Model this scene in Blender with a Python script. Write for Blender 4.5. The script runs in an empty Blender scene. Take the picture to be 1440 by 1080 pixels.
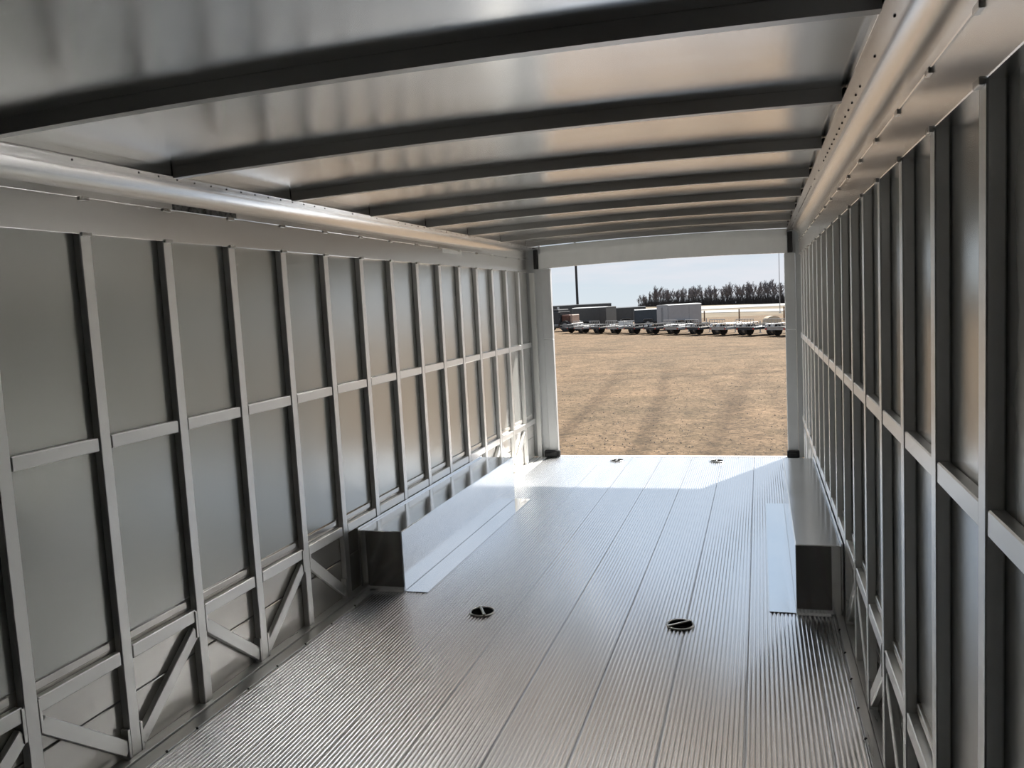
import bpy, bmesh, math, random
from mathutils import Matrix, Vector

scene = bpy.context.scene
PI = math.pi
rnd = random.Random(7)

# ------------------------------------------------------------------ camera, sky, sun, exposure
W = 2.5535          # clear width between the stud faces
DOOR_Y = 5.705      # plane of the rear door frame
GROUND = -0.95      # gravel lot below the trailer floor
cam_data = bpy.data.cameras.new('camera')
cam = bpy.data.objects.new('camera', cam_data)
scene.collection.objects.link(cam)
R_ = Vector((0.956194, 0.287952, -0.052694))
U_ = Vector((0.02266, 0.106657, 0.994038))
F_ = Vector((-0.291855, 0.951687, -0.09546))
cam.matrix_world = Matrix(((R_.x, U_.x, -F_.x, 2.1988), (R_.y, U_.y, -F_.y, -2.2664),
                           (R_.z, U_.z, -F_.z, 1.5558), (0, 0, 0, 1)))
cam_data.sensor_width = 36.0
cam_data.lens = 1148.49 * 36 / 1440
cam_data.clip_start = 0.02
cam_data.clip_end = 2000
scene.camera = cam

world = bpy.data.worlds.new('sky')
scene.world = world
world.use_nodes = True
wn, wl = world.node_tree.nodes, world.node_tree.links
wn.clear()
w_out = wn.new('ShaderNodeOutputWorld')
w_bg = wn.new('ShaderNodeBackground')
w_tc = wn.new('ShaderNodeTexCoord')
w_sep = wn.new('ShaderNodeSeparateXYZ')
w_ramp = wn.new('ShaderNodeValToRGB')
w_ramp.color_ramp.elements[0].position = 0.0
w_ramp.color_ramp.elements[0].color = (0.72, 0.80, 0.86, 1)
w_ramp.color_ramp.elements[1].position = 0.75
w_ramp.color_ramp.elements[1].color = (0.34, 0.54, 0.82, 1)
e = w_ramp.color_ramp.elements.new(0.14)
e.color = (0.56, 0.70, 0.86, 1)
w_map = wn.new('ShaderNodeMapping')
w_map.inputs['Scale'].default_value = (2.2, 2.2, 16.0)
w_noise = wn.new('ShaderNodeTexNoise')
w_noise.inputs['Scale'].default_value = 2.1
w_noise.inputs['Detail'].default_value = 6.0
w_noise.inputs['Roughness'].default_value = 0.55
w_cr = wn.new('ShaderNodeValToRGB')
w_cr.color_ramp.elements[0].position = 0.40
w_cr.color_ramp.elements[1].position = 0.62
w_mix = wn.new('ShaderNodeMix')
w_mix.data_type = 'RGBA'
w_mix.inputs[7].default_value = (0.80, 0.82, 0.88, 1)
wl.new(w_tc.outputs['Generated'], w_sep.inputs[0])
wl.new(w_sep.outputs['Z'], w_ramp.inputs[0])
wl.new(w_tc.outputs['Generated'], w_map.inputs[0])
wl.new(w_map.outputs[0], w_noise.inputs['Vector'])
wl.new(w_noise.outputs['Fac'], w_cr.inputs[0])
wl.new(w_cr.outputs[0], w_mix.inputs[0])
wl.new(w_ramp.outputs[0], w_mix.inputs[6])
wl.new(w_mix.outputs[2], w_bg.inputs[0])
w_bg.inputs[1].default_value = 0.375
wl.new(w_bg.outputs[0], w_out.inputs[0])

sun_d = bpy.data.lights.new('sun', 'SUN')
sun_d.energy = 4.9
sun_d.angle = math.radians(0.8)
sun_d.color = (1.0, 0.95, 0.88)
sun = bpy.data.objects.new('sun', sun_d)
scene.collection.objects.link(sun)
sun.location = (12, 24, 30)
sun.rotation_euler = Vector((0.72, 1.38, 1.91)).to_track_quat('Z', 'Y').to_euler()

vs = scene.view_settings
scene.display_settings.display_device = 'sRGB'
vs.view_transform = 'Standard'
vs.look = 'None'
vs.gamma = 1.0
vs.use_curve_mapping = False
vs.exposure = 1.38
scene.cycles.use_denoising = True
scene.cycles.max_bounces = 14
scene.cycles.glossy_bounces = 10
scene.cycles.diffuse_bounces = 8
scene.cycles.sample_clamp_indirect = 6.0
scene.cycles.blur_glossy = 0.6


# ------------------------------------------------------------------ materials
def mat_base(name):
    m = bpy.data.materials.new(name)
    m.use_nodes = True
    nt = m.node_tree
    b = nt.nodes['Principled BSDF']
    return m, nt, b


def metal(name, col, rough, scale=(8, 8, 8), var=0.10, rvar=0.10, bump=0.0, bscale=None, metallic=1.0):
    """Mill-finish aluminium: tone and gloss drift with a stretched noise, optional shallow dents."""
    m, nt, b = mat_base(name)
    n, l = nt.nodes, nt.links
    tc = n.new('ShaderNodeTexCoord')
    mp = n.new('ShaderNodeMapping')
    mp.inputs['Scale'].default_value = scale
    no = n.new('ShaderNodeTexNoise')
    no.inputs['Scale'].default_value = 1.0
    no.inputs['Detail'].default_value = 5.0
    geo = n.new('ShaderNodeNewGeometry')
    l.new(geo.outputs['Position'], mp.inputs[0])
    l.new(mp.outputs[0], no.inputs['Vector'])
    r = n.new('ShaderNodeMapRange')
    r.inputs[1].default_value, r.inputs[2].default_value = 0.3, 0.7
    r.inputs[3].default_value, r.inputs[4].default_value = 1 - var, 1.0
    l.new(no.outputs['Fac'], r.inputs[0])
    mx = n.new('ShaderNodeMix')
    mx.data_type = 'RGBA'
    mx.blend_type = 'MULTIPLY'
    mx.inputs[0].default_value = 1.0
    mx.inputs[6].default_value = (*col, 1)
    l.new(r.outputs[0], mx.inputs[7])
    l.new(mx.outputs[2], b.inputs['Base Color'])
    r2 = n.new('ShaderNodeMapRange')
    r2.inputs[1].default_value, r2.inputs[2].default_value = 0.3, 0.7
    r2.inputs[3].default_value, r2.inputs[4].default_value = rough - rvar / 2, rough + rvar / 2
    l.new(no.outputs['Fac'], r2.inputs[0])
    l.new(r2.outputs[0], b.inputs['Roughness'])
    b.inputs['Metallic'].default_value = metallic
    if bump:
        mp2 = n.new('ShaderNodeMapping')
        mp2.inputs['Scale'].default_value = bscale
        no2 = n.new('ShaderNodeTexNoise')
        no2.inputs['Scale'].default_value = 1.0
        no2.inputs['Detail'].default_value = 1.5
        l.new(geo.outputs['Position'], mp2.inputs[0])
        l.new(mp2.outputs[0], no2.inputs['Vector'])
        bp = n.new('ShaderNodeBump')
        bp.inputs['Strength'].default_value = 1.0
        bp.inputs['Distance'].default_value = bump
        l.new(no2.outputs['Fac'], bp.inputs['Height'])
        l.new(bp.outputs[0], b.inputs['Normal'])
    return m


def paint(name, col, rough=0.5, var=0.15, scale=4.0, metallic=0.0):
    m, nt, b = mat_base(name)
    n, l = nt.nodes, nt.links
    geo = n.new('ShaderNodeNewGeometry')
    no = n.new('ShaderNodeTexNoise')
    no.inputs['Scale'].default_value = scale
    no.inputs['Detail'].default_value = 4.0
    l.new(geo.outputs['Position'], no.inputs['Vector'])
    r = n.new('ShaderNodeMapRange')
    r.inputs[1].default_value, r.inputs[2].default_value = 0.3, 0.7
    r.inputs[3].default_value, r.inputs[4].default_value = 1 - var, 1 + var
    l.new(no.outputs['Fac'], r.inputs[0])
    mx = n.new('ShaderNodeMix')
    mx.data_type = 'RGBA'
    mx.blend_type = 'MULTIPLY'
    mx.inputs[0].default_value = 1.0
    mx.inputs[6].default_value = (*col, 1)
    l.new(r.outputs[0], mx.inputs[7])
    l.new(mx.outputs[2], b.inputs['Base Color'])
    b.inputs['Roughness'].default_value = rough
    b.inputs['Metallic'].default_value = metallic
    return m


M = {}
M['tube'] = metal('aluminium_tube', (0.94, 0.94, 0.925), 0.42, (12, 12, 2), 0.04, 0.08)
M['rail'] = metal('aluminium_rail', (0.94, 0.94, 0.925), 0.42, (12, 2, 12), 0.04, 0.08)
M['panel'] = metal('aluminium_wall_panel', (0.70, 0.71, 0.69), 0.25, (3, 3, 1.5), 0.04, 0.04, 0.0012, (1.2, 1.2, 0.8), metallic=0.65)
M['skirt'] = metal('aluminium_skirt', (0.97, 0.95, 0.91), 0.22, (6, 1.5, 10), 0.08, 0.08, metallic=0.55)
M['floor'] = metal('aluminium_floor', (0.93, 0.94, 0.955), 0.24, (5, 0.8, 4), 0.04, 0.02)
M['edge'] = metal('aluminium_edge', (0.92, 0.92, 0.91), 0.32, (20, 2, 20), 0.14, 0.12, metallic=0.5)
M['roof'] = metal('aluminium_roof_sheet', (0.94, 0.945, 0.945), 0.21, (1.5, 3, 3), 0.05, 0.06, 0.004, (2.6, 0.7, 1))
M['bow'] = metal('aluminium_bow', (0.60, 0.60, 0.59), 0.34, (4, 12, 12), 0.05, 0.06)
M['cove'] = metal('aluminium_cove', (0.95, 0.945, 0.935), 0.24, (6, 0.8, 6), 0.04, 0.03, metallic=0.95)
M['box'] = metal('aluminium_box_sheet', (0.92, 0.925, 0.93), 0.15, (4, 2, 4), 0.06, 0.06, 0.001, (3, 2, 3), metallic=0.98)
M['frame'] = metal('aluminium_door_frame', (0.93, 0.94, 0.92), 0.45, (10, 10, 4), 0.05, 0.10, metallic=0.2)
M['post'] = metal('aluminium_door_post', (0.74, 0.76, 0.77), 0.45, (10, 10, 4), 0.08, 0.10, metallic=0.5)
M['rubber'] = paint('black_rubber', (0.012, 0.012, 0.013), 0.6)
M['steel_dark'] = paint('dark_steel', (0.03, 0.03, 0.032), 0.45, metallic=0.6)
M['zinc'] = metal('zinc_plated_steel', (0.62, 0.62, 0.60), 0.3)
M['end_reflection'] = metal('painted_dark_reflection', (0.24, 0.235, 0.23), 0.16, (4, 2, 4), 0.06, 0.04)  # dark colour imitates a reflection on the bright box end
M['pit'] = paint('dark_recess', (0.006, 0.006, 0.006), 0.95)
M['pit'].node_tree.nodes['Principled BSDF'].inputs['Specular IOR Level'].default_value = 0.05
M['front'] = paint('blackened_front_wall', (0.02, 0.02, 0.02), 0.6)  # black stands in for the unlit trailer front, seen only in reflections
M['print'] = paint('faded_ink', (0.20, 0.20, 0.19), 0.6, 0.9, 60)
M['tape'] = paint('white_tape', (0.8, 0.8, 0.78), 0.5, 0.05)


# ------------------------------------------------------------------ mesh helpers
class MB:
    def __init__(s):
        s.bm = bmesh.new()

    def box(s, x0, x1, y0, y1, z0, z1, bev=0.0, mtx=None, seg=1):
        bm2 = bmesh.new()
        vs_ = [bm2.verts.new((x, y, z)) for x in (x0, x1) for y in (y0, y1) for z in (z0, z1)]
        for f in ((0, 1, 3, 2), (4, 6, 7, 5), (0, 4, 5, 1), (2, 3, 7, 6), (0, 2, 6, 4), (1, 5, 7, 3)):
            bm2.faces.new([vs_[i] for i in f])
        bmesh.ops.recalc_face_normals(bm2, faces=bm2.faces)
        if bev:
            bmesh.ops.bevel(bm2, geom=list(bm2.edges), offset=bev, segments=seg, affect='EDGES', profile=0.5)
        s.add(bm2, mtx)
        return s

    def add(s, bm2, mtx=None):
        if mtx is not None:
            bm2.transform(mtx)
        me = bpy.data.meshes.new('tmp')
        bm2.to_mesh(me)
        bm2.free()
        s.bm.from_mesh(me)
        bpy.data.meshes.remove(me)

    def tube(s, p0, p1, r0, r1=None, seg=8, cap=True):
        r1 = r0 if r1 is None else r1
        p0, p1 = Vector(p0), Vector(p1)
        d = p1 - p0
        bm2 = bmesh.new()
        bmesh.ops.create_cone(bm2, cap_ends=cap, segments=seg, radius1=r0, radius2=r1, depth=d.length)
        q = d.to_track_quat('Z', 'Y').to_matrix().to_4x4()
        s.add(bm2, Matrix.Translation((p0 + p1) / 2) @ q)
        return s

    def torus(s, c, R, r, seg=24, sub=6, mtx=None):
        bm2 = bmesh.new()
        rings = []
        for i in range(seg):
            a = 2 * PI * i / seg
            rings.append([bm2.verts.new(((R + r * math.cos(b)) * math.cos(a), (R + r * math.cos(b)) * math.sin(a), r * math.sin(b)))
                          for b in (2 * PI * j / sub for j in range(sub))])
        for i in range(seg):
            for j in range(sub):
                bm2.faces.new((rings[i][j], rings[(i + 1) % seg][j], rings[(i + 1) % seg][(j + 1) % sub], rings[i][(j + 1) % sub]))
        s.add(bm2, Matrix.Translation(c) @ (mtx or Matrix.Identity(4)))
        return s

    def prism(s, prof, y0, y1, closed=True, mtx=None):
        """Profile of (x, z) points extruded along Y."""
        bm2 = bmesh.new()
        a = [bm2.verts.new((x, y0, z)) for x, z in prof]
        b = [bm2.verts.new((x, y1, z)) for x, z in prof]
        n = len(prof)
        for i in range(n if closed else n - 1):
            j = (i + 1) % n
            bm2.faces.new((a[i], a[j], b[j], b[i]))
        if closed:
            bm2.faces.new(a)
            bm2.faces.new(list(reversed(b)))
        bmesh.ops.recalc_face_normals(bm2, faces=bm2.faces)
        s.add(bm2, mtx)
        return s

    def mesh(s, name, mat, smooth=False):
        me = bpy.data.meshes.new(name)
        s.bm.to_mesh(me)
        s.bm.free()
        me.materials.append(mat)
        if smooth:
            for p in me.polygons:
                p.use_smooth = True
        return me

    def obj(s, name, mat, parent=None, loc=None, rotz=0.0, smooth=False):
        return link(name, s.mesh(name, mat, smooth), parent, loc, rotz)


def link(name, me, parent=None, loc=None, rotz=0.0):
    o = bpy.data.objects.new(name, me)
    scene.collection.objects.link(o)
    if parent is not None:
        o.parent = parent
    if loc is not None:
        o.location = loc
    if rotz:
        o.rotation_euler = (0, 0, rotz)
    return o


def tag(o, label, cat, group=None, kind=None):
    o['label'] = label
    o['category'] = cat
    if group:
        o['group'] = group
    if kind:
        o['kind'] = kind
    return o


def thing(name, label, cat, loc=(0, 0, 0), rotz=0.0, group=None):
    o = link(name, None, None, loc, rotz)
    o.empty_display_size = 0.1
    return tag(o, label, cat, group)


def struct(o):
    o['kind'] = 'structure'
    return o


def copy_tree(o, parent=None):
    c = o.copy()
    scene.collection.objects.link(c)
    if parent is not None:
        c.parent = parent
    for ch in list(o.children):
        copy_tree(ch, c)
    return c


# ------------------------------------------------------------------ the trailer shell
S = 0.4064                     # stud spacing
Y0, Y1 = -6.4, 5.66            # front and rear of the wall framing
SW, SD = 0.050, 0.030          # stud face width and depth
RAIL_LO, RAIL_HI, LIP = 1.874, 1.996, 2.024
YR = -0.7573                   # first right stud
BOX0, BOX1, BOXZ = 1.7705, 3.9222, 0.3445


def build_wall(side):
    left = side == 'left'
    sg = 1 if left else -1
    x0 = 0.0 if left else W

    def X(d):                   # d metres into the room from the stud face
        return x0 + sg * d

    def bx(mb, d0, d1, y0, y1, z0, z1, bev=0.0):
        a, b = X(d0), X(d1)
        return mb.box(min(a, b), max(a, b), y0, y1, z0, z1, bev)

    mb_ = MB()
    spans = [(Y0, Y1)]
    for a_, b_ in spans:
        bx(mb_, -0.055, -0.040, a_, b_ + (0.1 if b_ == Y1 else 0), -0.05, 2.17)
    root = struct(mb_.obj('wall_' + side, M['panel']))
    base = 0.0 if left else YR
    idx = [i for i in range(-16, 18) if Y0 + 0.05 < base + i * S < Y1 - SW]
    # studs
    me = bx(MB(), -SD, 0, 0, SW, 0.004, LIP - 0.018, 0.003).mesh('stud', M['tube'])
    for i in idx:
        link('stud', me, root, (0, base + i * S, 0))
    # wall panels, one per bay, and the lip below each of them
    pm = bx(MB(), -0.036, -SD - 0.001, SW * 0.5 + 0.001, S + SW * 0.5 - 0.001, 0.452, RAIL_HI).mesh('wall_panel', M['panel'])
    lm = bx(MB(), -SD - 0.004, -SD + 0.008, SW + 0.001, S - 0.030, 0.420, 0.447, 0.002).mesh('panel_ledge', M['skirt'])
    mm = bx(MB(), -SD, -0.002, SW + 0.004, S - 0.004, 1.128, 1.1755, 0.003).mesh('mid_rail', M['rail'])
    lo = bx(MB(), -SD, -0.002, SW + 0.004, S - 0.004, 0.355, 0.405, 0.003).mesh('lower_rail', M['rail'])
    for i in idx[:-1]:
        y = base + i * S
        link('wall_panel', pm, root, (0, y, 0))
        link('panel_ledge', lm, root, (0, y, 0))
        link('mid_rail', mm, root, (0, y, 0))
        link('lower_rail', lo, root, (0, y, 0))
    # last short bay up to the corner
    yl = base + idx[-1] * S
    bx(MB(), -0.036, -SD - 0.001, SW * 0.5 + yl, Y1, 0.452, RAIL_HI).obj('wall_panel', M['panel'], root)
    bx(MB(), -SD, -0.002, yl + SW + 0.004, Y1 - 0.01, 1.128, 1.1755, 0.003).obj('mid_rail', M['rail'], root)
    bx(MB(), -SD, -0.002, yl + SW + 0.004, Y1 - 0.01, 0.355, 0.405, 0.003).obj('lower_rail', M['rail'], root)
    # skirt of two extruded courses with a groove between them
    for a_, b_ in spans:
        bx(MB(), -0.038, -SD - 0.002, a_, b_, 0.0, 0.212, 0.003).obj('skirt_plank', M['skirt'], root)
        bx(MB(), -0.038, -SD - 0.002, a_, b_, 0.217, 0.450, 0.003).obj('skirt_plank', M['skirt'], root)
    # diagonal braces: even studs carry the feet, odd studs the heads
    def brace(ya, za, yb, zb):
        L = math.hypot(yb - ya, zb - za)
        mb = MB()
        a, b = X(-0.027), X(-0.003)
        rot = Matrix.Translation((0, ya, za)) @ Matrix.Rotation(math.atan2(zb - za, yb - ya), 4, 'X')
        mb.box(min(a, b), max(a, b), 0, L, -0.026, 0.026, 0.003, rot)
        return mb.mesh('brace', M['rail'])
    down = brace(SW + 0.006, 0.318, S - 0.006, 0.040)      # head at this stud, foot at the next
    up = brace(SW + 0.006, 0.040, S - 0.006, 0.318)
    gm = bx(MB(), -SD, 0.002, -0.007, 0.005, -0.055, 0.055, 0.001).mesh('gusset', M['tube'])
    for i in idx[:-1]:
        y = base + i * S
        if y > BOX0 - 0.45 and y < BOX1 - 0.02 and not (y + S < BOX0 + 0.1):
            continue
        link('brace', down if i % 2 else up, root, (0, y, 0))
        link('gusset', gm, root, (0, y + SW + 0.006, 0.345 if i % 2 else 0.060))
        link('gusset', gm, root, (0, y + S - 0.006, 0.060 if i % 2 else 0.345))
    # base channel along the floor
    bx(MB(), -SD, 0.004, Y0, Y1, 0.0, 0.006).obj('base_channel', M['edge'], root)
    # top rail: flat band, lip, concave cove and screw flange
    bx(MB(), -0.036, 0.004, Y0, Y1, RAIL_LO, RAIL_HI, 0.002).obj('top_rail', M['cove'], root)
    bx(MB(), -0.036, 0.008, Y0, Y1, RAIL_HI + 0.0005, LIP, 0.002).obj('rail_lip', M['cove'], root)
    prof = [(0.002, LIP)]
    for k in range(1, 11):
        a = k / 10 * PI / 2
        prof.append((0.002 + 0.066 * (1 - math.cos(a)), LIP + 0.078 * math.sin(a)))
    prof += [(0.110, 2.102), (0.110, 2.106)]
    prof += [(0.066, 2.1065)]
    for k in range(9, -1, -1):
        a = k / 10 * PI / 2
        prof.append((-0.003 + 0.069 * (1 - math.cos(a)), LIP + 0.0825 * math.sin(a)))
    c = MB().prism([(X(d), z) for d, z in prof], Y0, Y1).obj('cove', M['cove'], root, smooth=True)
    for p in c.data.polygons:
        p.use_smooth = len(p.vertices) == 4
    c.modifiers.new('edges', 'EDGE_SPLIT').split_angle = math.radians(35)
    if left:
        bx(MB(), 0.108, 0.112, Y0, Y1, 2.107, 2.128).obj('roof_flange', M['cove'], root)
    # clips where each stud passes the rail
    cm = bx(MB(), 0.0, 0.010, 0.0, 0.044, -0.010, 0.004, 0.0015).mesh('clip', M['zinc'])
    for i in idx:
        link('clip', cm, root, (0, base + i * S + 0.006, RAIL_HI + 0.002))
        link('clip', cm, root, (0, base + i * S + 0.003, RAIL_LO + 0.004))
    # rivets of the screw flange
    mb = MB()
    y = Y0 + 0.06
    while y < Y1:
        mb.tube((X(0.078), y, 2.1025), (X(0.078), y, 2.0985), 0.0035, 0.0025, 6)
        y += 0.1016 if int((y + 10) * 1.3) % 3 else 0.3
    r = mb.obj('flange_rivets', M['steel_dark'], root)
    r['kind'] = 'stuff'
    return root


wall_left = build_wall('left')
wall_right = build_wall('right')
# faded mill print and a white tape tag on the left rail
MB().box(0.0085, 0.0092, 0.47, 0.88, 1.999, 2.021).obj('printed_marking', M['print'], wall_left)['label'] = 'faded dark illegible mill marking'
MB().box(0.0042, 0.0052, 3.34, 3.73, 1.966, 1.993).obj('tape_strip', M['tape'], wall_left)['label'] = 'torn white tape strip'

# unseen front wall behind the camera, blackened so facing metal reflects darkness
wf = struct(MB().box(-0.055, W + 0.055, Y0 - 0.04, Y0, -0.05, 2.2).obj('wall_front', M['front']))
for k in range(7):
    MB().box(0.12 + k * 0.38, 0.17 + k * 0.38, Y0 + 0.001, Y0 + 0.03, 0.005, 2.09, 0.003).obj('stud', M['tube'], wf)

# ---- floor of ribbed planks
floor = struct(MB().box(-0.055, W + 0.055, Y0, DOOR_Y + 0.075, -0.09, -0.034).obj('floor', M['edge']))


def plank(x0, x1):
    ribs = 16 if x1 - x0 > 0.2 else 6
    wd = (x1 - x0 - 0.004) / ribs
    prof = [(x0 + 0.001, -0.030), (x0 + 0.001, -0.0008)]
    for k in range(ribs):
        a = x0 + 0.002 + k * wd
        prof += [(a + 0.0018, -0.0045), (a + 0.0026, 0.0004), (a + 0.0055, 0.0017), (a + wd / 2, 0.0020),
                 (a + wd - 0.0055, 0.0017), (a + wd - 0.0026, 0.0004), (a + wd - 0.0018, -0.0045)]
    prof += [(x1 - 0.001, -0.0008), (x1 - 0.001, -0.030)]
    return MB().prism(prof, Y0, DOOR_Y + 0.01).obj('floor_plank', M['floor'], floor)


PL = 0.2885
for k in range(8):
    plank(0.098 + k * PL, 0.098 + (k + 1) * PL)
plank(0.098 + 8 * PL, 2.514)
MB().box(0.034, 0.096, Y0, DOOR_Y - 0.02, -0.030, 0.006, 0.0015).obj('edge_strip', M['edge'], floor)
MB().box(0.006, 0.030, Y0, DOOR_Y - 0.02, -0.030, 0.012, 0.0015).obj('edge_strip', M['edge'], floor)
MB().box(2.516, W - 0.006, Y0, DOOR_Y - 0.02, -0.030, 0.004, 0.0015).obj('edge_strip', M['edge'], floor)
MB().box(0.0, W, DOOR_Y + 0.012, DOOR_Y + 0.07, -0.05, 0.003, 0.002).obj('rear_sill', M['frame'], floor)
sm = MB().tube((0, 0, 0.002), (0, 0, 0.0085), 0.006, 0.004, 8).mesh('screw', M['steel_dark'])
for y in (-0.42, -0.19, 0.063, 0.231, 0.561, 0.78, 1.02, 1.27, 1.52):
    link('screw', sm, floor, (0.0945, y, 0.0))
    link('screw', sm, floor, (2.5165, y + 0.08, -0.002))

# ---- ceiling: roof sheet over bows
ZB, ARCH = 2.092, 0.024


def zb(x):
    t = (x - W / 2) / (W / 2)
    return ZB + ARCH * (1 - t * t)


bm = bmesh.new()
nx, rows = 28, []
for y in (Y0, DOOR_Y + 0.06):
    rows.append([(x, y, zb(x) + 0.042) for x in [0.09 + (W - 0.125) * i / nx for i in range(nx + 1)]])
lower = [[bm.verts.new(v) for v in r] for r in rows]
upper = [[bm.verts.new((v[0], v[1], v[2] + 0.004)) for v in r] for r in rows]
for i in range(nx):
    bm.faces.new((lower[0][i], lower[1][i], lower[1][i + 1], lower[0][i + 1]))
    bm.faces.new((upper[0][i], upper[0][i + 1], upper[1][i + 1], upper[1][i]))
for k in (0, 1):
    for i in range(nx):
        bm.faces.new((lower[k][i], lower[k][i + 1], upper[k][i + 1], upper[k][i]))
for i in (0, nx):
    bm.faces.new((lower[0][i], lower[1][i], upper[1][i], upper[0][i]))
bmesh.ops.recalc_face_normals(bm, faces=bm.faces)
mb = MB()
mb.bm.free()
mb.bm = bm
ceiling = struct(mb.obj('ceiling', M['roof'], smooth=True))
ceiling.modifiers.new('edges', 'EDGE_SPLIT').split_angle = math.radians(30)
# outer roof and eaves keep daylight out above the coves
MB().box(-0.06, 0.112, Y0 - 0.04, DOOR_Y + 0.1, 2.150, 2.165).obj('eave_sheet', M['cove'], ceiling)
MB().box(W - 0.034, W + 0.06, Y0 - 0.04, DOOR_Y + 0.1, 2.150, 2.165).obj('eave_sheet', M['cove'], ceiling)
MB().box(0.0885, 0.1115, Y0, Y1, 2.1285, 2.149).obj('sheet_edge', M['cove'], ceiling)
MB().box(W - 0.096, W - 0.080, Y0, Y1, 2.108, 2.149).obj('sheet_edge', M['bow'], ceiling)
bm = bmesh.new()
nb, xa, xb = 24, 0.113, W - 0.1115
secs = []
for i in range(nb + 1):
    x = xa + (xb - xa) * i / nb
    z = zb(x)
    secs.append([bm.verts.new((x, y, zz)) for y, zz in ((0, z), (0.034, z), (0.034, z + 0.0415), (0, z + 0.0415))])
for i in range(nb):
    for j in range(4):
        bm.faces.new((secs[i][j], secs[i][(j + 1) % 4], secs[i + 1][(j + 1) % 4], secs[i + 1][j]))
bm.faces.new(secs[0])
bm.faces.new(secs[-1])
bmesh.ops.recalc_face_normals(bm, faces=bm.faces)
mb = MB()
mb.bm.free()
mb.bm = bm
bow_me = mb.mesh('roof_bow', M['bow'])
br_me = MB().box(0.088, 0.113, -0.008, 0.042, 2.1035, 2.149, 0.004).mesh('bow_end_block', M['rubber'])  # small black block at the bow end
br_me2 = MB().box(W - 0.111, W - 0.097, -0.004, 0.038, 2.1065, 2.134, 0.003).mesh('bow_end_block', M['rubber'])
for i in range(-7, 7):
    y = 0.357 + 0.8128 * i
    link('roof_bow', bow_me, ceiling, (0, y, 0))
    link('bow_end_block', br_me, ceiling, (0, y, 0))
    link('bow_end_block', br_me2, ceiling, (0, y, 0))

# ---- rear door frame
rear = struct(link('wall_rear', None))
bm = bmesh.new()
nh, secs = 20, []
for i in range(nh + 1):
    x = 0.098 + (2.452 - 0.098) * i / nh
    t = (x - 1.275) / 1.177
    b0, t0 = 1.904 + 0.022 * (1 - t * t), 2.056 + 0.022 * (1 - t * t)
    secs.append([bm.verts.new((x, y, z)) for y, z in ((DOOR_Y, b0), (DOOR_Y + 0.06, b0), (DOOR_Y + 0.06, t0 + 0.07), (DOOR_Y + 0.035, t0 + 0.07),
                                                       (DOOR_Y + 0.035, t0), (DOOR_Y, t0))])
for i in range(nh):
    for j in range(6):
        bm.faces.new((secs[i][j], secs[i][(j + 1) % 6], secs[i + 1][(j + 1) % 6], secs[i + 1][j]))
bm.faces.new(secs[0])
bm.faces.new(secs[-1])
bmesh.ops.recalc_face_normals(bm, faces=bm.faces)
mb = MB()
mb.bm.free()
mb.bm = bm
mb.obj('door_header', M['frame'], rear)
for x0, x1 in ((0.115, 0.210), (2.425, 2.520)):
    MB().box(x0, x1, DOOR_Y, DOOR_Y + 0.06, 0.003, 1.20, 0.004).obj('door_post', M['post'], rear)
    MB().box(x0, x1, DOOR_Y, DOOR_Y + 0.06, 1.203, 1.903, 0.004).obj('door_post', M['post'], rear)
MB().box(-0.04, 0.112, DOOR_Y + 0.02, DOOR_Y + 0.06, 0.0, 2.15).obj('corner_plate', M['post'], rear)
MB().box(2.450, W + 0.055, DOOR_Y + 0.061, DOOR_Y + 0.07, 1.90, 2.15).obj('corner_plate', M['post'], rear)
MB().box(0.0, 0.112, DOOR_Y + 0.061, DOOR_Y + 0.07, 1.90, 2.15).obj('corner_plate', M['post'], rear)
MB().box(2.523, W + 0.04, DOOR_Y + 0.02, DOOR_Y + 0.06, 0.0, 2.15).obj('corner_plate', M['post'], rear)
MB().box(0.050, 0.090, DOOR_Y - 0.02, DOOR_Y + 0.015, 1.905, 2.095, 0.003).obj('corner_block', M['rubber'], rear)  # black block in the gap between cove end and header
MB().box(2.457, 2.500, DOOR_Y - 0.02, DOOR_Y + 0.015, 1.905, 2.095, 0.003).obj('corner_block', M['rubber'], rear)
MB().box(0.000, 0.048, DOOR_Y - 0.035, DOOR_Y + 0.015, 0.003, 1.87, 0.003).obj('corner_stud', M['tube'], rear)
for x0, x1 in ((0.075, 0.235), (2.415, 2.525)):
    o = MB().box(x0, x1, DOOR_Y - 0.05, DOOR_Y - 0.001, 0.006, 0.072, 0.006).box(x0 + 0.02, x1 - 0.03, DOOR_Y - 0.065, DOOR_Y - 0.05, 0.02, 0.055, 0.003)
    o.obj('post_bumper', M['rubber'], rear)

# ------------------------------------------------------------------ things in the trailer


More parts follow.
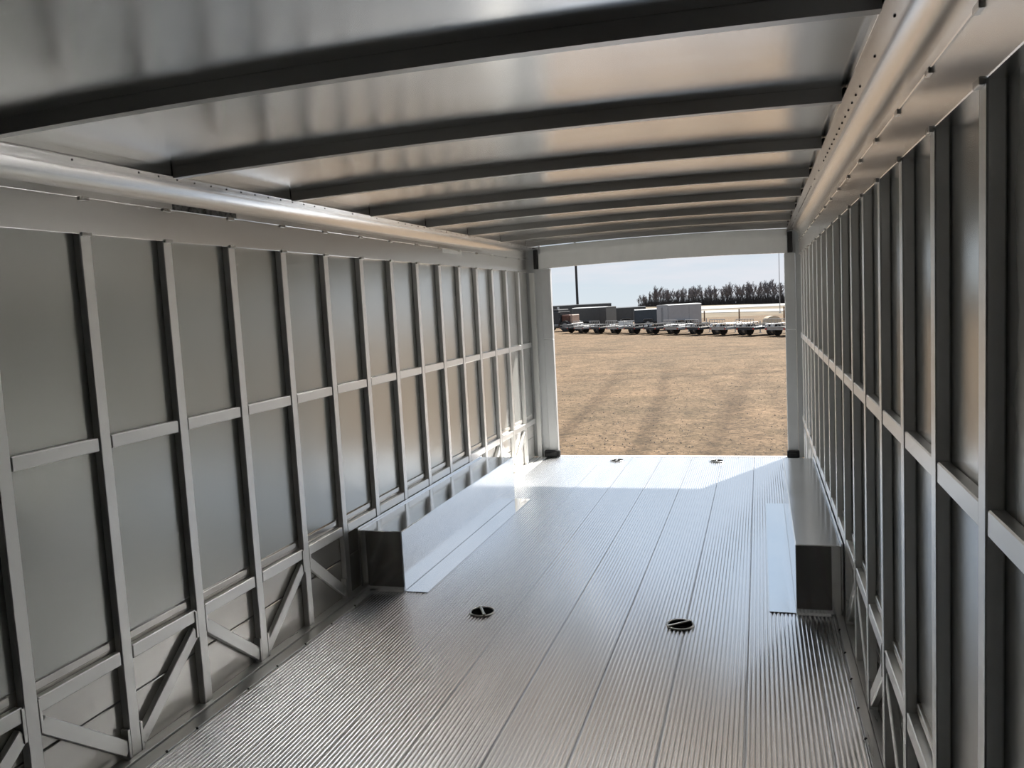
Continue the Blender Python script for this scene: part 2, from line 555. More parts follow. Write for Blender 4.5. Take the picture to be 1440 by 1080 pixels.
def wheel_box(side):
    left = side == 'left'
    sg = 1 if left else -1
    x0 = 0.0 if left else W
    wb, wf_ = (0.275, 0.410) if left else (W - 2.3371, W - 2.2111)
    t = thing('wheel_box', 'long mirror-bright aluminium wheel box along the %s wall' % side if left else
              'aluminium wheel box along the right wall with a dark reflection painted on its front end', 'wheel box', (x0, BOX0, 0))

    def b(mb, d0, d1, y0, y1, z0, z1, bev=0.0):
        a, c = sg * d0, sg * d1
        return mb.box(min(a, c), max(a, c), y0, y1, z0, z1, bev)
    L = BOX1 - BOX0
    b(MB(), 0.012, wb, 0.0, L, 0.0035, BOXZ, 0.004).obj('box_body', M['box'], t)
    b(MB(), 0.004, 0.011, 0.0, L, 0.02, BOXZ + 0.010).obj('back_flange', M['box'], t)
    b(MB(), wb + 0.0005, wf_, 0.0, L, 0.0025, 0.0055, 0.001).obj('floor_flange', M['box'], t)
    b(MB(), 0.055, wb - 0.003, -0.0035, -0.0005, 0.030, BOXZ - 0.004).obj('end_reflection', M['end_reflection'], t)['label'] = 'dark reflection painted on the front end'  # added thin plate, painted dark like a mirrored dim interior
    b(MB(), 0.06, wb - 0.002, -0.022, -0.001, 0.0025, 0.006).box(*sorted((sg * 0.06, sg * (wb - 0.002))), -0.0055, -0.001, 0.006, 0.028).obj('end_lip', M['box'], t)
    return t


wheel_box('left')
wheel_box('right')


def tie_down(x, y, ang, label):
    t = thing('floor_tie_down', label, 'tie-down', (x, y, 0), 0, 'recessed tie-downs in the floor')
    MB().torus((0, 0, 0.0045), 0.062, 0.0055, 28, 8).obj('rim', M['zinc'], t, smooth=True)
    bm2 = bmesh.new()
    bmesh.ops.create_cone(bm2, cap_ends=True, segments=28, radius1=0.060, radius2=0.060, depth=0.0015)
    mb_ = MB()
    mb_.add(bm2, Matrix.Translation((0, 0, 0.0032)))
    mb_.obj('pan', M['pit'], t)
    mb_ = MB().tube((-0.058, 0, 0.010), (0.058, 0, 0.010), 0.007, None, 10)
    mb_.tube((-0.058, 0, 0.004), (-0.058, 0, 0.016), 0.008, None, 8).tube((0.058, 0, 0.004), (0.058, 0, 0.016), 0.008, None, 8)
    o = mb_.obj('ring_bar', M['zinc'], t)
    o.rotation_euler = (0, 0, ang)
    return t


tie_down(0.806, 1.548, math.radians(118), 'round steel tie-down in the floor beside the left wheel box')
tie_down(1.804, 1.540, math.radians(40), 'round steel tie-down in the floor nearer the right wheel box')
tie_down(0.841, 5.514, math.radians(90), 'far tie-down at the rear sill, left of centre')
tie_down(1.783, 5.503, math.radians(90), 'far tie-down at the rear sill, right of centre')

# ------------------------------------------------------------------ the lot outside


def gravel_mat():
    m, nt, b = mat_base('gravel')
    n, l = nt.nodes, nt.links
    geo = n.new('ShaderNodeNewGeometry')
    no = n.new('ShaderNodeTexNoise')
    no.inputs['Scale'].default_value = 11.0
    no.inputs['Detail'].default_value = 9.0
    no.inputs['Roughness'].default_value = 0.78
    l.new(geo.outputs['Position'], no.inputs['Vector'])
    cr = n.new('ShaderNodeValToRGB')
    els = cr.color_ramp.elements
    els[0].position, els[0].color = 0.38, (0.050, 0.036, 0.024, 1)
    els[1].position, els[1].color = 0.63, (0.21, 0.153, 0.098, 1)
    e1 = els.new(0.5)
    e1.color = (0.130, 0.093, 0.056, 1)
    l.new(no.outputs['Fac'], cr.inputs[0])
    # broad patches: pinkish dry sand and browner damp ground
    n2 = n.new('ShaderNodeTexNoise')
    n2.inputs['Scale'].default_value = 0.35
    n2.inputs['Detail'].default_value = 4.0
    l.new(geo.outputs['Position'], n2.inputs['Vector'])
    cr2 = n.new('ShaderNodeValToRGB')
    cr2.color_ramp.elements[0].position, cr2.color_ramp.elements[0].color = 0.36, (0.82, 0.80, 0.78, 1)
    cr2.color_ramp.elements[1].position, cr2.color_ramp.elements[1].color = 0.66, (1.10, 1.04, 1.0, 1)
    l.new(n2.outputs['Fac'], cr2.inputs[0])
    mx = n.new('ShaderNodeMix')
    mx.data_type = 'RGBA'
    mx.blend_type = 'MULTIPLY'
    mx.inputs[0].default_value = 1.0
    l.new(cr.outputs[0], mx.inputs[6])
    l.new(cr2.outputs[0], mx.inputs[7])
    n3 = n.new('ShaderNodeTexNoise')
    n3.inputs['Scale'].default_value = 1.6
    n3.inputs['Detail'].default_value = 5.0
    n3.inputs['Roughness'].default_value = 0.65
    l.new(geo.outputs['Position'], n3.inputs['Vector'])
    cr3 = n.new('ShaderNodeValToRGB')
    cr3.color_ramp.elements[0].position, cr3.color_ramp.elements[0].color = 0.40, (0.80, 0.80, 0.77, 1)
    cr3.color_ramp.elements[1].position, cr3.color_ramp.elements[1].color = 0.58, (1.12, 1.10, 1.10, 1)
    l.new(n3.outputs['Fac'], cr3.inputs[0])
    mx3 = n.new('ShaderNodeMix')
    mx3.data_type = 'RGBA'
    mx3.blend_type = 'MULTIPLY'
    mx3.inputs[0].default_value = 1.0
    l.new(mx.outputs[2], mx3.inputs[6])
    l.new(cr3.outputs[0], mx3.inputs[7])
    # damp wheel tracks from a vertex attribute
    at = n.new('ShaderNodeAttribute')
    at.attribute_name = 'track'
    mx2 = n.new('ShaderNodeMix')
    mx2.data_type = 'RGBA'
    mx2.blend_type = 'MULTIPLY'
    mx2.inputs[7].default_value = (0.50, 0.47, 0.44, 1)
    l.new(at.outputs['Fac'], mx2.inputs[0])
    l.new(mx3.outputs[2], mx2.inputs[6])
    l.new(mx2.outputs[2], b.inputs['Base Color'])
    b.inputs['Roughness'].default_value = 0.9
    b.inputs['Specular IOR Level'].default_value = 0.2
    bp = n.new('ShaderNodeBump')
    bp.inputs['Strength'].default_value = 0.6
    bp.inputs['Distance'].default_value = 0.02
    l.new(no.outputs['Fac'], bp.inputs['Height'])
    l.new(bp.outputs[0], b.inputs['Normal'])
    return m


M['gravel'] = gravel_mat()
M['grass'] = paint('dry_field_grass', (0.12, 0.092, 0.055), 0.95, 0.35, 0.6)
M['surface'] = paint('pale_strip_ground', (0.25, 0.243, 0.23), 0.8, 0.08, 0.3)


def smooth01(t):
    t = max(0.0, min(1.0, t))
    return t * t * (3 - 2 * t)


# centre lines of the wheel tracks, as x(y)
def tracks(x, y):
    v = 0.0
    for c, k, y0, wdt, amp in ((0.25, -0.012, 8, 0.17, 1.0), (-1.35, -0.012, 8, 0.17, 1.0), (1.35, 0.006, 8, 0.22, 0.8), (2.7, -0.004, 8, 0.16, 0.5),
                               (-3.0, -0.05, 10, 0.2, 0.7), (-4.6, -0.06, 10, 0.2, 0.7), (2.0, -0.035, 12, 0.3, 0.5)):
        cx = c + k * (y - y0) ** 1.6 * (1 if y > y0 else 0)
        d = abs(x - cx) / wdt
        if d < 2.0:
            v += amp * math.exp(-d * d) * smooth01((34 - y) / 16)
    for c, k in ((24, 0.25), (26, 0.25), (36, -0.15), (38.5, -0.12)):     # tracks across the lot
        d = abs(y - (c + k * x)) / 0.35
        if d < 2.0:
            v += 0.6 * math.exp(-d * d)
    return min(v, 1.2)


ys = [-14, -6, 0, 4, 6]
y = 7.0
while y < 62:
    y += 0.11 * (1 + (y - 7) * 0.06)
    ys.append(y)
ys += [70, 80, 92]
xs = [-70, -50, -35, -24, -18] + [-14 + 0.16 * i for i in range(150)] + [10.5, 13, 18, 26, 40, 60]
verts, faces, tv = [], [], []
r2 = random.Random(3)
for yy in ys:
    for xx in xs:
        t = tracks(xx, yy) if 6 < yy < 60 else 0.0
        z = GROUND - 0.030 * t + (r2.random() - 0.5) * 0.018
        verts.append((xx, yy, z))
        tv.append(min(1.0, t * 0.75))
nX = len(xs)
for j in range(len(ys) - 1):
    for i in range(nX - 1):
        a = j * nX + i
        faces.append((a, a + 1, a + nX + 1, a + nX))
me = bpy.data.meshes.new('gravel_lot')
me.from_pydata(verts, [], faces)
at = me.attributes.new('track', 'FLOAT', 'POINT')
at.data.foreach_set('value', tv)
me.materials.append(M['gravel'])
for p in me.polygons:
    p.use_smooth = True
lot = struct(link('gravel_lot', me))

# field beyond the lot, falling away behind the tree line
me = bpy.data.meshes.new('field')
fv, ff = [], []
fx = [-170, -110, -70, -40, -20, 0, 20, 40, 80, 130]
fy = [91.5, 110, 140, 180, 215, 240, 270, 320, 380]
for yy in fy:
    for xx in fx:
        ridge = 228 - 1.75 * xx                    # the tree line runs obliquely
        d = max(0.0, yy - ridge - 6)
        fv.append((xx, yy, GROUND - 0.004 - 0.07 * d))
for j in range(len(fy) - 1):
    for i in range(len(fx) - 1):
        a = j * len(fx) + i
        ff.append((a, a + 1, a + len(fx) + 1, a + len(fx)))
me.from_pydata(fv, [], ff)
me.materials.append(M['grass'])
struct(link('field', me))


def strip_patch(name, pts, label):
    mb_ = MB()
    bm2 = bmesh.new()
    top = [bm2.verts.new((x, y_, GROUND + 0.05)) for x, y_ in pts]
    bot = [bm2.verts.new((x, y_, GROUND - 0.03)) for x, y_ in pts]
    bm2.faces.new(top)
    n_ = len(pts)
    for i in range(n_):
        bm2.faces.new((bot[i], bot[(i + 1) % n_], top[(i + 1) % n_], top[i]))
    bmesh.ops.recalc_face_normals(bm2, faces=bm2.faces)
    mb_.add(bm2)
    o = mb_.obj(name, M['surface'])  # flat pale slab laid on the field
    return tag(o, label, 'surface')


strip_patch('pale_strip', [(-26, 150), (-10, 146.5), (8, 148), (22, 152), (24, 168), (8, 173), (-10, 191), (-34, 204)], 'wide pale snow strip across the field below the trees')
strip_patch('pale_strip', [(-22, 122), (-6, 118), (6, 105.5), (18, 100), (22, 116), (6, 121.5), (-7, 135.5), (-26, 140)], 'narrow pale snow strip nearer the parked trailers')

# scattered stones on the near gravel
mb = MB()
r3 = random.Random(11)
bm = mb.bm
for k in range(4200):
    yy = 8.2 + 26 * r3.random() ** 1.7
    xx = 2.2 - (yy + 2.27) * (0.44 * r3.random() - 0.03)
    s = 0.010 + 0.016 * r3.random() ** 2
    c = Vector((xx, yy, GROUND + s * 0.25 - 0.03 * tracks(xx, yy)))
    a = r3.random() * PI
    ca, sa = math.cos(a) * s, math.sin(a) * s
    b4 = [bm.verts.new(c + Vector(v)) for v in ((ca, sa, -s * .3), (-sa * .8, ca * .8, -s * .3), (-ca, -sa, -s * .3), (sa * .8, -ca * .8, -s * .3))]
    tp = bm.verts.new(c + Vector((0.2 * ca, 0.2 * sa, s * 0.6)))
    for i in range(4):
        bm.faces.new((b4[i], b4[(i + 1) % 4], tp))
M['stone'] = paint('gravel_stone', (0.19, 0.150, 0.112), 0.9, 0.35, 9)
tag(mb.obj('gravel_stones', M['stone']), 'loose small stones scattered over the near gravel', 'stones', kind='stuff')

# ---- parked trailers
M['tyre'] = paint('tyre_rubber', (0.015, 0.015, 0.016), 0.8)
M['hub'] = paint('wheel_rim', (0.16, 0.16, 0.16), 0.5, metallic=0.3)
M['white_paint'] = paint('white_painted_metal', (0.45, 0.45, 0.44), 0.4, 0.06)
M['grey_body'] = paint('light_grey_body', (0.26, 0.26, 0.27), 0.4, 0.05)
M['dark_body'] = paint('charcoal_body', (0.045, 0.046, 0.046), 0.4, 0.1)
M['black_body'] = paint('black_body', (0.03, 0.032, 0.036), 0.75, 0.1)
M['teal_body'] = paint('dark_blue_body', (0.02, 0.032, 0.045), 0.4, 0.1)
M['deck_wood'] = paint('weathered_deck', (0.30, 0.28, 0.25), 0.8, 0.3, 3)
M['deck_dark'] = paint('dark_deck', (0.06, 0.06, 0.06), 0.7, 0.3, 3)
M['galv'] = paint('galvanised_steel', (0.30, 0.30, 0.30), 0.5, 0.1, metallic=0.3)
M['red'] = paint('tail_light_red', (0.35, 0.02, 0.015), 0.3)
M['rust'] = paint('rust_brown_paint', (0.09, 0.035, 0.022), 0.6, 0.3)
M['tan'] = paint('dusty_pink_metal', (0.26, 0.18, 0.14), 0.6, 0.2)


def wheel(parent, x, y, r, w_, sgn):
    tl = MB().tube((0, -w_ / 2, 0), (0, w_ / 2, 0), r, None, 18).obj('wheel', M['tyre'], parent, (x, y, r))
    MB().tube((0, sgn * (w_ / 2 + 0.002), 0), (0, sgn * (w_ / 2 + 0.02), 0), r * 0.58, r * 0.4, 12).obj('hub', M['hub'], tl)
    return tl


def fender(L, r):
    mb_ = MB()
    n_ = 7
    for i in range(n_):
        a0, a1 = PI * i / n_, PI * (i + 1) / n_
        for rr in (0,):
            bm2 = bmesh.new()
            p = []
            for a in (a0, a1):
                x_ = math.cos(a) * L / 2
                z_ = r + min(math.sin(a) * 1.5, 1.0) * 0.14 + r * 0.75
                p += [(x_, z_)]
            v = [bm2.verts.new((x_, y_, z_ + dz)) for (x_, z_) in p for y_ in (-0.13, 0.13) for dz in (0, 0.02)]
            for f in ((0, 1, 3, 2), (4, 6, 7, 5), (0, 4, 5, 1), (2, 3, 7, 6), (0, 2, 6, 4), (1, 5, 7, 3)):
                bm2.faces.new([v[q] for q in f])
            bmesh.ops.recalc_face_normals(bm2, faces=bm2.faces)
            mb_.add(bm2)
    return mb_


def cargo_trailer(name, label, loc, rotz, L, Wd, H, body, roof_mat, axles=1, floor_z=0.42):
    """Enclosed trailer: X is its length, rear doors at -X."""
    t = thing(name, label, 'trailer', loc, rotz)
    MB().box(-L / 2, L / 2, -Wd / 2, Wd / 2, floor_z, H - 0.06, 0.03).obj('body', body, t)
    # rounded roof cap
    prof = [(-Wd / 2 - 0.01, H - 0.07)]
    for k in range(9):
        a = PI * k / 8
        prof.append((-math.cos(a) * Wd / 2, H - 0.05 + 0.06 * math.sin(a)))
    prof.append((Wd / 2 + 0.01, H - 0.07))
    MB().prism(prof, -L / 2 - 0.01, L / 2 + 0.01, True, Matrix.Rotation(-PI / 2, 4, 'Z')).obj('roof', roof_mat, t)
    for sg in (-1, 1):
        d = MB().box(-L / 2 - 0.03, -L / 2 - 0.002, 0.02 * sg if sg > 0 else -Wd / 2 + 0.06, Wd / 2 - 0.06 if sg > 0 else -0.02, floor_z + 0.06, H - 0.16, 0.006).obj('rear_door', body, t)
        MB().tube((-L / 2 - 0.045, sg * 0.10, floor_z + 0.1), (-L / 2 - 0.045, sg * 0.10, H - 0.2), 0.016, None, 6).obj('lock_rod', M['galv'], d)
        MB().box(-L / 2 - 0.02, -L / 2 - 0.001, sg * (Wd / 2 - 0.03) - 0.03, sg * (Wd / 2 - 0.03) + 0.03, floor_z - 0.08, floor_z + 0.02).obj('tail_light', M['red'], t)
        for k in range(axles):
            xx = (k - (axles - 1) / 2) * 0.85 - L * 0.06
            wheel(t, xx, sg * (Wd / 2 + 0.08), 0.33, 0.20, sg)
            f_ = fender(0.86, 0.33).obj('fender', M['galv'], t, (xx, sg * (Wd / 2 + 0.10), 0))
    MB().box(L * 0.12, L * 0.12 + 0.7, -Wd / 2 - 0.02, -Wd / 2 - 0.002, floor_z + 0.05, H - 0.2, 0.006).obj('side_door', body, t)
    MB().box(-L / 2, L / 2, -Wd / 2 + 0.05, Wd / 2 - 0.05, floor_z - 0.10, floor_z - 0.002).obj('chassis', M['black_body'], t)
    MB().tube((L / 2, -0.5, floor_z - 0.05), (L / 2 + 1.1, 0, floor_z - 0.05), 0.05, None, 6).tube((L / 2, 0.5, floor_z - 0.05), (L / 2 + 1.1, 0, floor_z - 0.05), 0.05, None, 6).obj('tongue', M['black_body'], t)
    MB().tube((L / 2 + 0.95, 0, 0.0), (L / 2 + 0.95, 0, floor_z + 0.3), 0.035, None, 8).box(L / 2 + 0.87, L / 2 + 1.03, -0.08, 0.08, 0.0, 0.02).obj('jack', M['galv'], t)
    return t


def utility_trailer(label, loc, rotz, L, Wd, deck, fmat, rail_h, gate, group=None):
    """Open flatbed trailer: X is its length, tongue at +X."""
    t = thing('utility_trailer', label, 'trailer', loc, rotz, group)
    dz = 0.50
    nb_ = 5
    for k in range(nb_):
        y0 = -Wd / 2 + 0.04 + k * (Wd - 0.08) / nb_
        MB().box(-L / 2, L / 2, y0 + 0.006, y0 + (Wd - 0.08) / nb_ - 0.006, dz - 0.04, dz).obj('deck_board', deck, t)
    MB().box(-L / 2, L / 2, -Wd / 2, -Wd / 2 + 0.04, dz - 0.12, dz + 0.02).box(-L / 2, L / 2, Wd / 2 - 0.04, Wd / 2, dz - 0.12, dz + 0.02).box(
        -L / 2 - 0.04, -L / 2 - 0.001, -Wd / 2, Wd / 2, dz - 0.12, dz + 0.02).box(L / 2 + 0.001, L / 2 + 0.04, -Wd / 2, Wd / 2, dz - 0.12, dz + 0.02).obj('frame', fmat, t)
    for sg in (-1, 1):
        yy = sg * (Wd / 2 - 0.02)
        mb_ = MB().tube((-L / 2, yy, dz + rail_h), (L / 2, yy, dz + rail_h), 0.025, None, 6)
        for k in range(5):
            xx = -L / 2 + 0.02 + k * (L - 0.04) / 4
            mb_.tube((xx, yy, dz + 0.02), (xx, yy, dz + rail_h), 0.022, None, 6)
        mb_.obj('side_rail', fmat, t)
        wheel(t, -0.12, sg * (Wd / 2 + 0.13), 0.31, 0.19, sg)
        fender(0.84, 0.31).obj('fender', M['white_paint'] if gate else M['galv'], t, (-0.12, sg * (Wd / 2 + 0.14), 0))
        MB().box(-L / 2 - 0.06, -L / 2 - 0.041, sg * (Wd / 2 - 0.1) - 0.06, sg * (Wd / 2 - 0.1) + 0.06, dz - 0.10, dz - 0.02).obj('tail_light', M['red'], t)
    MB().tube((L / 2, -Wd / 2 + 0.1, dz - 0.08), (L / 2 + 1.0, 0, dz - 0.08), 0.045, None, 6).tube((L / 2, Wd / 2 - 0.1, dz - 0.08), (L / 2 + 1.0, 0, dz - 0.08), 0.045, None, 6).obj('tongue', fmat, t)
    MB().tube((L / 2 + 0.85, 0, 0), (L / 2 + 0.85, 0, dz + 0.25), 0.035, None, 8).box(L / 2 + 0.77, L / 2 + 0.93, -0.08, 0.08, 0, 0.02).obj('jack', M['galv'], t)
    if gate:
        mb_ = MB()
        for z_ in (0.04, 0.5):
            mb_.tube((-L / 2 - 0.07, -Wd / 2 + 0.05, dz + z_), (-L / 2 - 0.07, Wd / 2 - 0.05, dz + z_), 0.022, None, 6)
        for k in range(7):
            y_ = -Wd / 2 + 0.05 + k * (Wd - 0.1) / 6
            mb_.tube((-L / 2 - 0.07, y_, dz + 0.04), (-L / 2 - 0.07, y_, dz + 0.5), 0.014, None, 5)
        mb_.obj('ramp_gate', M['galv'], t)
    return t


def at(P):
    """Lot position measured for a floor 0.75 m up, moved out to the 0.95 m one."""
    k = 1.0867
    return (2.1988 + (P[0] - 2.1988) * k, -2.2664 + (P[1] + 2.2664) * k, GROUND)


R = math.radians
cargo_trailer('box_trailer', 'long tall charcoal box trailer at the back of the row, left side', at((-14.0, 74.2)), R(16), 6.0, 2.4, 2.26, M['dark_body'], M['dark_body'], 2)
cargo_trailer('box_trailer', 'lower charcoal box trailer directly left of the dark blue trailer', at((-9.1, 70.6)), R(14), 3.4, 2.2, 1.78, M['dark_body'], M['dark_body'], 1)
cargo_trailer('cargo_trailer', 'charcoal cargo trailer with white roof edge in front of the long box trailer', at((-11.2, 66.2)), R(-20), 3.6, 1.9, 1.98, M['dark_body'], M['white_paint'], 1)
cargo_trailer('cargo_trailer', 'dark blue cargo trailer with pale roof beside the light grey trailer', at((-6.4, 64.6)), R(10), 2.5, 1.8, 1.58, M['teal_body'], M['white_paint'], 1)
cargo_trailer('cargo_trailer', 'light grey cargo trailer standing before the bare trees', at((-3.3, 57.2)), R(34), 2.85, 1.9, 1.95, M['grey_body'], M['white_paint'], 2)

# semi tractor at the far left
t = thing('semi_truck', 'dark semi truck with rust brown hood and chrome stacks at far left', 'truck', at((-13.0, 62.6)), R(-20))
MB().box(-1.0, 0.1, -0.95, 0.95, 0.7, 1.75, 0.06).box(-0.95, 0.0, -0.85, 0.85, 1.75, 1.95, 0.05).obj('cab', M['black_body'], t)
MB().box(0.11, 1.0, -0.6, 0.6, 0.75, 1.45, 0.08).obj('hood', M['rust'], t)
MB().box(1.01, 1.25, -0.6, 0.6, 0.65, 1.45, 0.05).obj('grille', M['tan'], t)
MB().box(1.26, 1.42, -0.95, 0.95, 0.45, 0.72, 0.04).obj('bumper', M['galv'], t)
MB().box(0.1, 0.13, -0.8, 0.8, 1.46, 1.72).obj('windscreen', M['steel_dark'], t)
MB().box(-3.2, -1.01, -0.45, 0.45, 0.6, 0.78, 0.02).obj('chassis', M['steel_dark'], t)
for sg in (-1, 1):
    MB().tube((-1.12, sg * 0.85, 0.8), (-1.12, sg * 0.85, 2.15), 0.10, None, 10).obj('exhaust_stack', M['white_paint'], t)
    wheel(t, 0.75, sg * 0.92, 0.48, 0.28, sg)
    wheel(t, -2.0, sg * 0.9, 0.48, 0.4, sg)
    MB().tube((0.0, sg * 0.7, 0.55), (-0.95, sg * 0.7, 0.55), 0.24, None, 12).obj('fuel_tank', M['hub'], t)

# row of open trailers: (measured spot, yaw, length, width, deck, frame, rail, gate, label)
UT = [
    ((-11.00, 58.40), 41, 2.5, 1.5, 'deck_dark', 'black_body', 0.24, False, 'black utility trailer parked beside the semi truck'),
    ((-9.53, 56.82), 43, 2.5, 1.5, 'galv', 'galv', 0.16, True, 'bright flatbed trailer with white fenders before the charcoal cargo trailer'),
    ((-8.05, 55.24), 45, 2.5, 1.5, 'deck_wood', 'black_body', 0.25, True, 'utility trailer directly left of the one carrying a white box'),
    ((-6.58, 53.66), 47, 2.5, 1.5, 'galv', 'galv', 0.12, True, 'flatbed trailer carrying a white box'),
    ((-5.10, 52.08), 42, 2.5, 1.5, 'deck_dark', 'black_body', 0.28, True, 'black utility trailer directly right of the one carrying a white box'),
    ((-3.62, 50.50), 44, 2.5, 1.5, 'deck_dark', 'black_body', 0.3, False, 'black utility trailer in front of the light grey cargo trailer'),
    ((-2.15, 48.92), 46, 2.5, 1.5, 'galv', 'galv', 0.2, True, 'pale utility trailer at right end of the light grey cargo trailer'),
    ((-0.68, 47.34), 41, 2.5, 1.5, 'deck_wood', 'black_body', 0.28, True, 'fourth utility trailer left of the right door post'),
    ((0.80, 45.76), 43, 2.5, 1.5, 'deck_dark', 'galv', 0.3, True, 'third utility trailer left of the right door post'),
    ((2.28, 44.18), 45, 2.5, 1.5, 'galv', 'black_body', 0.22, True, 'second utility trailer left of the right door post'),
    ((3.75, 42.60), 47, 2.5, 1.5, 'deck_wood', 'galv', 0.28, True, 'open utility trailer nearest the right door post'),
]
for P, yaw, L, Wd, dk, fm, rh, gt, lab in UT:
    utility_trailer(lab, at(P), R(yaw), L, Wd, M[dk], M[fm], rh * 0.7, gt, 'open trailers parked in the row')
bx_ = at((-6.58, 53.66))
t = thing('storage_box', 'white storage box standing on a flatbed trailer', 'box', (bx_[0], bx_[1], GROUND + 0.521), R(47))
MB().box(-0.42, 0.42, -0.35, 0.35, 0.0, 0.36, 0.015).obj('box_body', M['white_paint'], t)
MB().box(-0.44, 0.44, -0.37, 0.37, 0.361, 0.41, 0.012).obj('lid', M['white_paint'], t)
# hooped pale cover at the right
c = at((3.0, 57.6))
t = thing('hooped_cover', 'cream hooped tarp cover behind the trailers at far right', 'cover', c, R(16))
prof = [(-0.55, 0.0)] + [(-0.55 * math.cos(PI * k / 10), 0.35 + 0.35 * math.sin(PI * k / 10)) for k in range(11)] + [(0.55, 0.0)]
M['cream'] = paint('cream_canvas', (0.42, 0.36, 0.27), 0.8, 0.1)
MB().prism(prof, -0.5, 0.5).obj('cover', M['cream'], t)
MB().box(-0.6, 0.6, -0.55, 0.55, -0.0, 0.06).obj('skid', M['deck_wood'], t)

# light pole, mast and field posts
p_ = at((-14.8, 76.4))
t = thing('light_pole', 'tall grey light pole rising behind the charcoal trailers', 'pole', p_)
MB().tube((0, 0, 0), (0, 0, 14), 0.15, 0.09, 10).obj('shaft', M['steel_dark'], t)
MB().box(-0.25, 0.25, -0.25, 0.25, 0, 0.12, 0.02).obj('base_plate', M['galv'], t)
MB().box(-0.9, 0.9, -0.15, 0.15, 13.95, 14.12, 0.03).obj('lamp_head', M['steel_dark'], t)
p_ = at((4.31, 90.6))
t = thing('mast', 'thin grey mast standing close by the right door post', 'mast', p_)
MB().tube((0, 0, 0), (0, 0, 11), 0.045, 0.03, 8).obj('shaft', M['galv'], t)
MB().box(-0.15, 0.15, -0.15, 0.15, 0, 0.06, 0.01).obj('base_plate', M['galv'], t)
M['post_wood'] = paint('weathered_post', (0.13, 0.08, 0.05), 0.9, 0.3)
for (px, py, h, lab) in ((-2.6, 74.0, 0.95, 'weathered post in the dry field, leftmost of three'), (0.55, 69.5, 1.05, 'weathered post in the dry field, middle of three'),
                         (4.05, 66.0, 1.15, 'weathered post in the dry field, nearest the mast')):
    q = at((px, py))
    t = thing('field_post', lab, 'post', q, 0, 'posts in the dry field')
    MB().tube((0, 0, 0), (0, 0, h), 0.07, 0.06, 7).obj('shaft', M['post_wood'], t)
    MB().tube((0, 0, h + 0.001), (0, 0, h + 0.06), 0.075, 0.03, 7).obj('cap', M['post_wood'], t)

# ---- bare trees along the far field edge
M['bark'] = paint('grey_bark', (0.055, 0.048, 0.045), 0.95, 0.3, 1.0)
M['twig'] = paint('bare_twigs', (0.15, 0.135, 0.14), 0.95, 0.3, 0.7)


def grow(mb_, p, d, L, r, depth, rg):
    q = p + d * L
    n_ = 5 if depth == 3 else 3
    ring0, ring1 = [], []
    ax = d.orthogonal().normalized()
    ay = d.cross(ax)
    r1 = r * 0.62
    for i in range(n_):
        a = 2 * PI * i / n_
        o_ = ax * math.cos(a) + ay * math.sin(a)
        ring0.append(mb_.bm.verts.new(p + o_ * r))
        ring1.append(mb_.bm.verts.new(q + o_ * r1))
    for i in range(n_):
        mb_.bm.faces.new((ring0[i], ring0[(i + 1) % n_], ring1[(i + 1) % n_], ring1[i]))
    if depth == 0:
        return
    for k in range(5 if depth > 1 else 4):
        t_ = 0.25 + 0.75 * (k + rg.random()) / 5
        az = rg.random() * 2 * PI
        sp = 0.35 + 0.45 * rg.random()
        nd = (d + (ax * math.cos(az) + ay * math.sin(az)) * sp + Vector((0, 0, 0.25))).normalized()
        grow(mb_, p + d * (L * t_), nd, L * (0.45 + 0.22 * rg.random()), max(r * 0.55, 0.007), depth - 1, rg)


protos = []
for s_ in range(5):
    rg = random.Random(40 + s_)
    trunk = MB()
    trunk.tube((0, 0, 0), (0.01, 0, 0.34), 0.030, 0.020, 6)
    crown = MB()
    for k in range(4):
        az = rg.random() * 6.28
        d0 = Vector((0.28 * math.cos(az), 0.28 * math.sin(az), 1)).normalized()
        grow(crown, Vector((0.01, 0, 0.10 + 0.09 * k)), d0, 0.34, 0.016, 3, rg)
    zmax = max(v.co.z for v in crown.bm.verts)
    for v in crown.bm.verts:
        v.co.z *= 1.0 / zmax
    protos.append((trunk.mesh('trunk', M['bark']), crown.mesh('branches', M['twig'])))

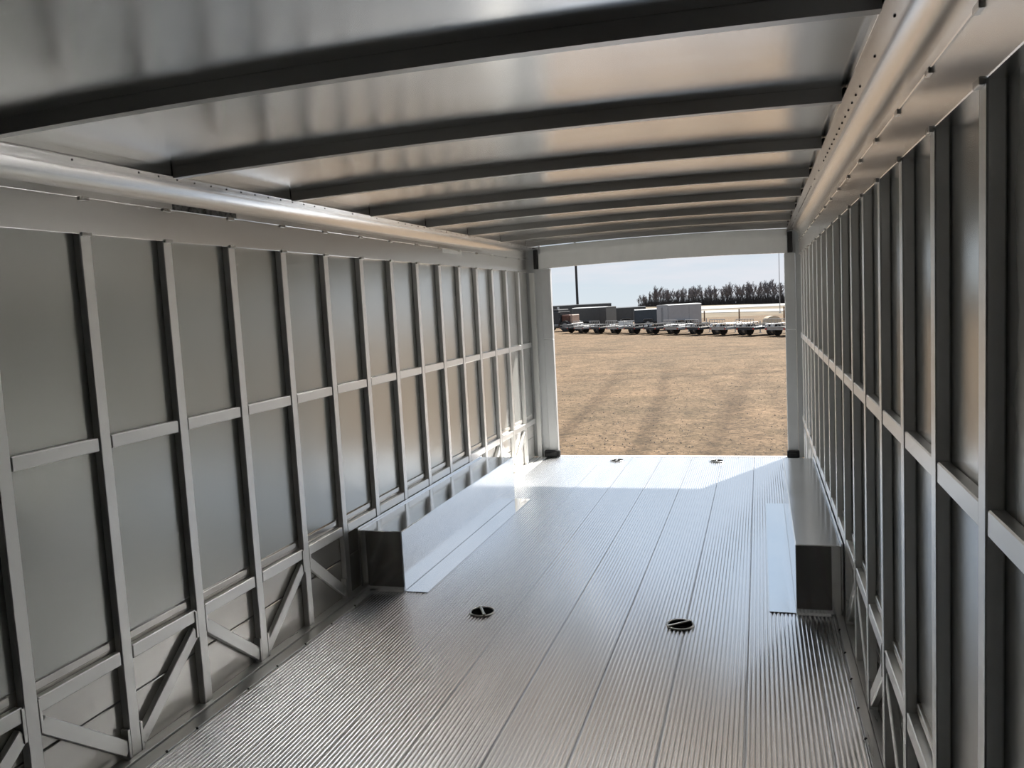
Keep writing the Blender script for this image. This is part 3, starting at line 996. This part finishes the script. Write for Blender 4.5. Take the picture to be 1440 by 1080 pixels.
rg = random.Random(5)
tree_rows = []
for k in range(60):
    f_ = k / 59
    u_top = [(0.0, 3.0), (0.06, 3.8), (0.14, 6.0), (0.19, 6.6), (0.27, 5.2), (0.40, 5.5), (0.55, 5.4), (0.66, 5.6), (0.80, 5.4), (0.90, 5.7), (0.96, 4.6), (1.0, 4.4)]
    for (a0, h0), (a1, h1) in zip(u_top, u_top[1:]):
        if a0 <= f_ <= a1:
            h = h0 + (h1 - h0) * (f_ - a0) / (a1 - a0)
    x = -37.5 + f_ * 47.5
    ridge = 228 - 1.75 * x
    tree_rows.append((x + rg.uniform(-0.5, 0.5), ridge + 3 - 5.5 * (k * 7 % 6 if k % 2 else (k * 5 + 3) % 6) + rg.uniform(-0.8, 0.8), h * rg.uniform(0.86, 1.04), f_))
for n_, (x, y_, h, f_) in enumerate(tree_rows):
    tm, cm_ = protos[n_ % 5]
    z = GROUND - 0.004 - 0.07 * max(0.0, y_ - (228 - 1.75 * x) - 6)
    if n_ == 11:
        lab, grp = 'tallest bare tree at left end of the treeline, above the light grey trailer', None
    elif n_ == 0:
        lab, grp = 'low bare tree at the extreme left end of the treeline', None
    else:
        part_ = ('above the light grey trailer', 'right of the light grey trailer', 'around the thin mast')[0 if f_ < 0.42 else (1 if f_ < 0.8 else 2)]
        lab, grp = 'bare leafless grey tree of the far treeline, ' + part_, 'bare trees ' + part_
    t = thing('bare_tree', lab, 'tree', (x, y_, z), rg.random() * 6.28, grp)
    t.scale = (h * 0.90, h * 0.90, h)
    link('trunk', tm, t)
    link('branches', cm_, t)
mb = MB()
bm = mb.bm
for k in range(5200):
    x = -33.5 + 44.5 * rg.random() ** 0.9
    y_ = 228 - 1.75 * x - 37 + 5 * rg.random()
    h = (0.9 + 2.1 * rg.random()) * min(1.0, 0.45 + (x + 33.5) / 8)
    w_ = 0.04 + 0.05 * rg.random()
    lx, ly = rg.uniform(-.4, .4), rg.uniform(-.4, .4)
    b3 = [bm.verts.new((x + w_ * math.cos(a), y_ + w_ * math.sin(a), GROUND - 0.25)) for a in (0, 2.1, 4.2)]
    tp = bm.verts.new((x + lx, y_ + ly, GROUND + h))
    for i in range(3):
        bm.faces.new((b3[i], b3[(i + 1) % 3], tp))
tag(mb.obj('thicket', M['bark']), 'dark brushy thicket under the bare trees', 'brush', kind='stuff')
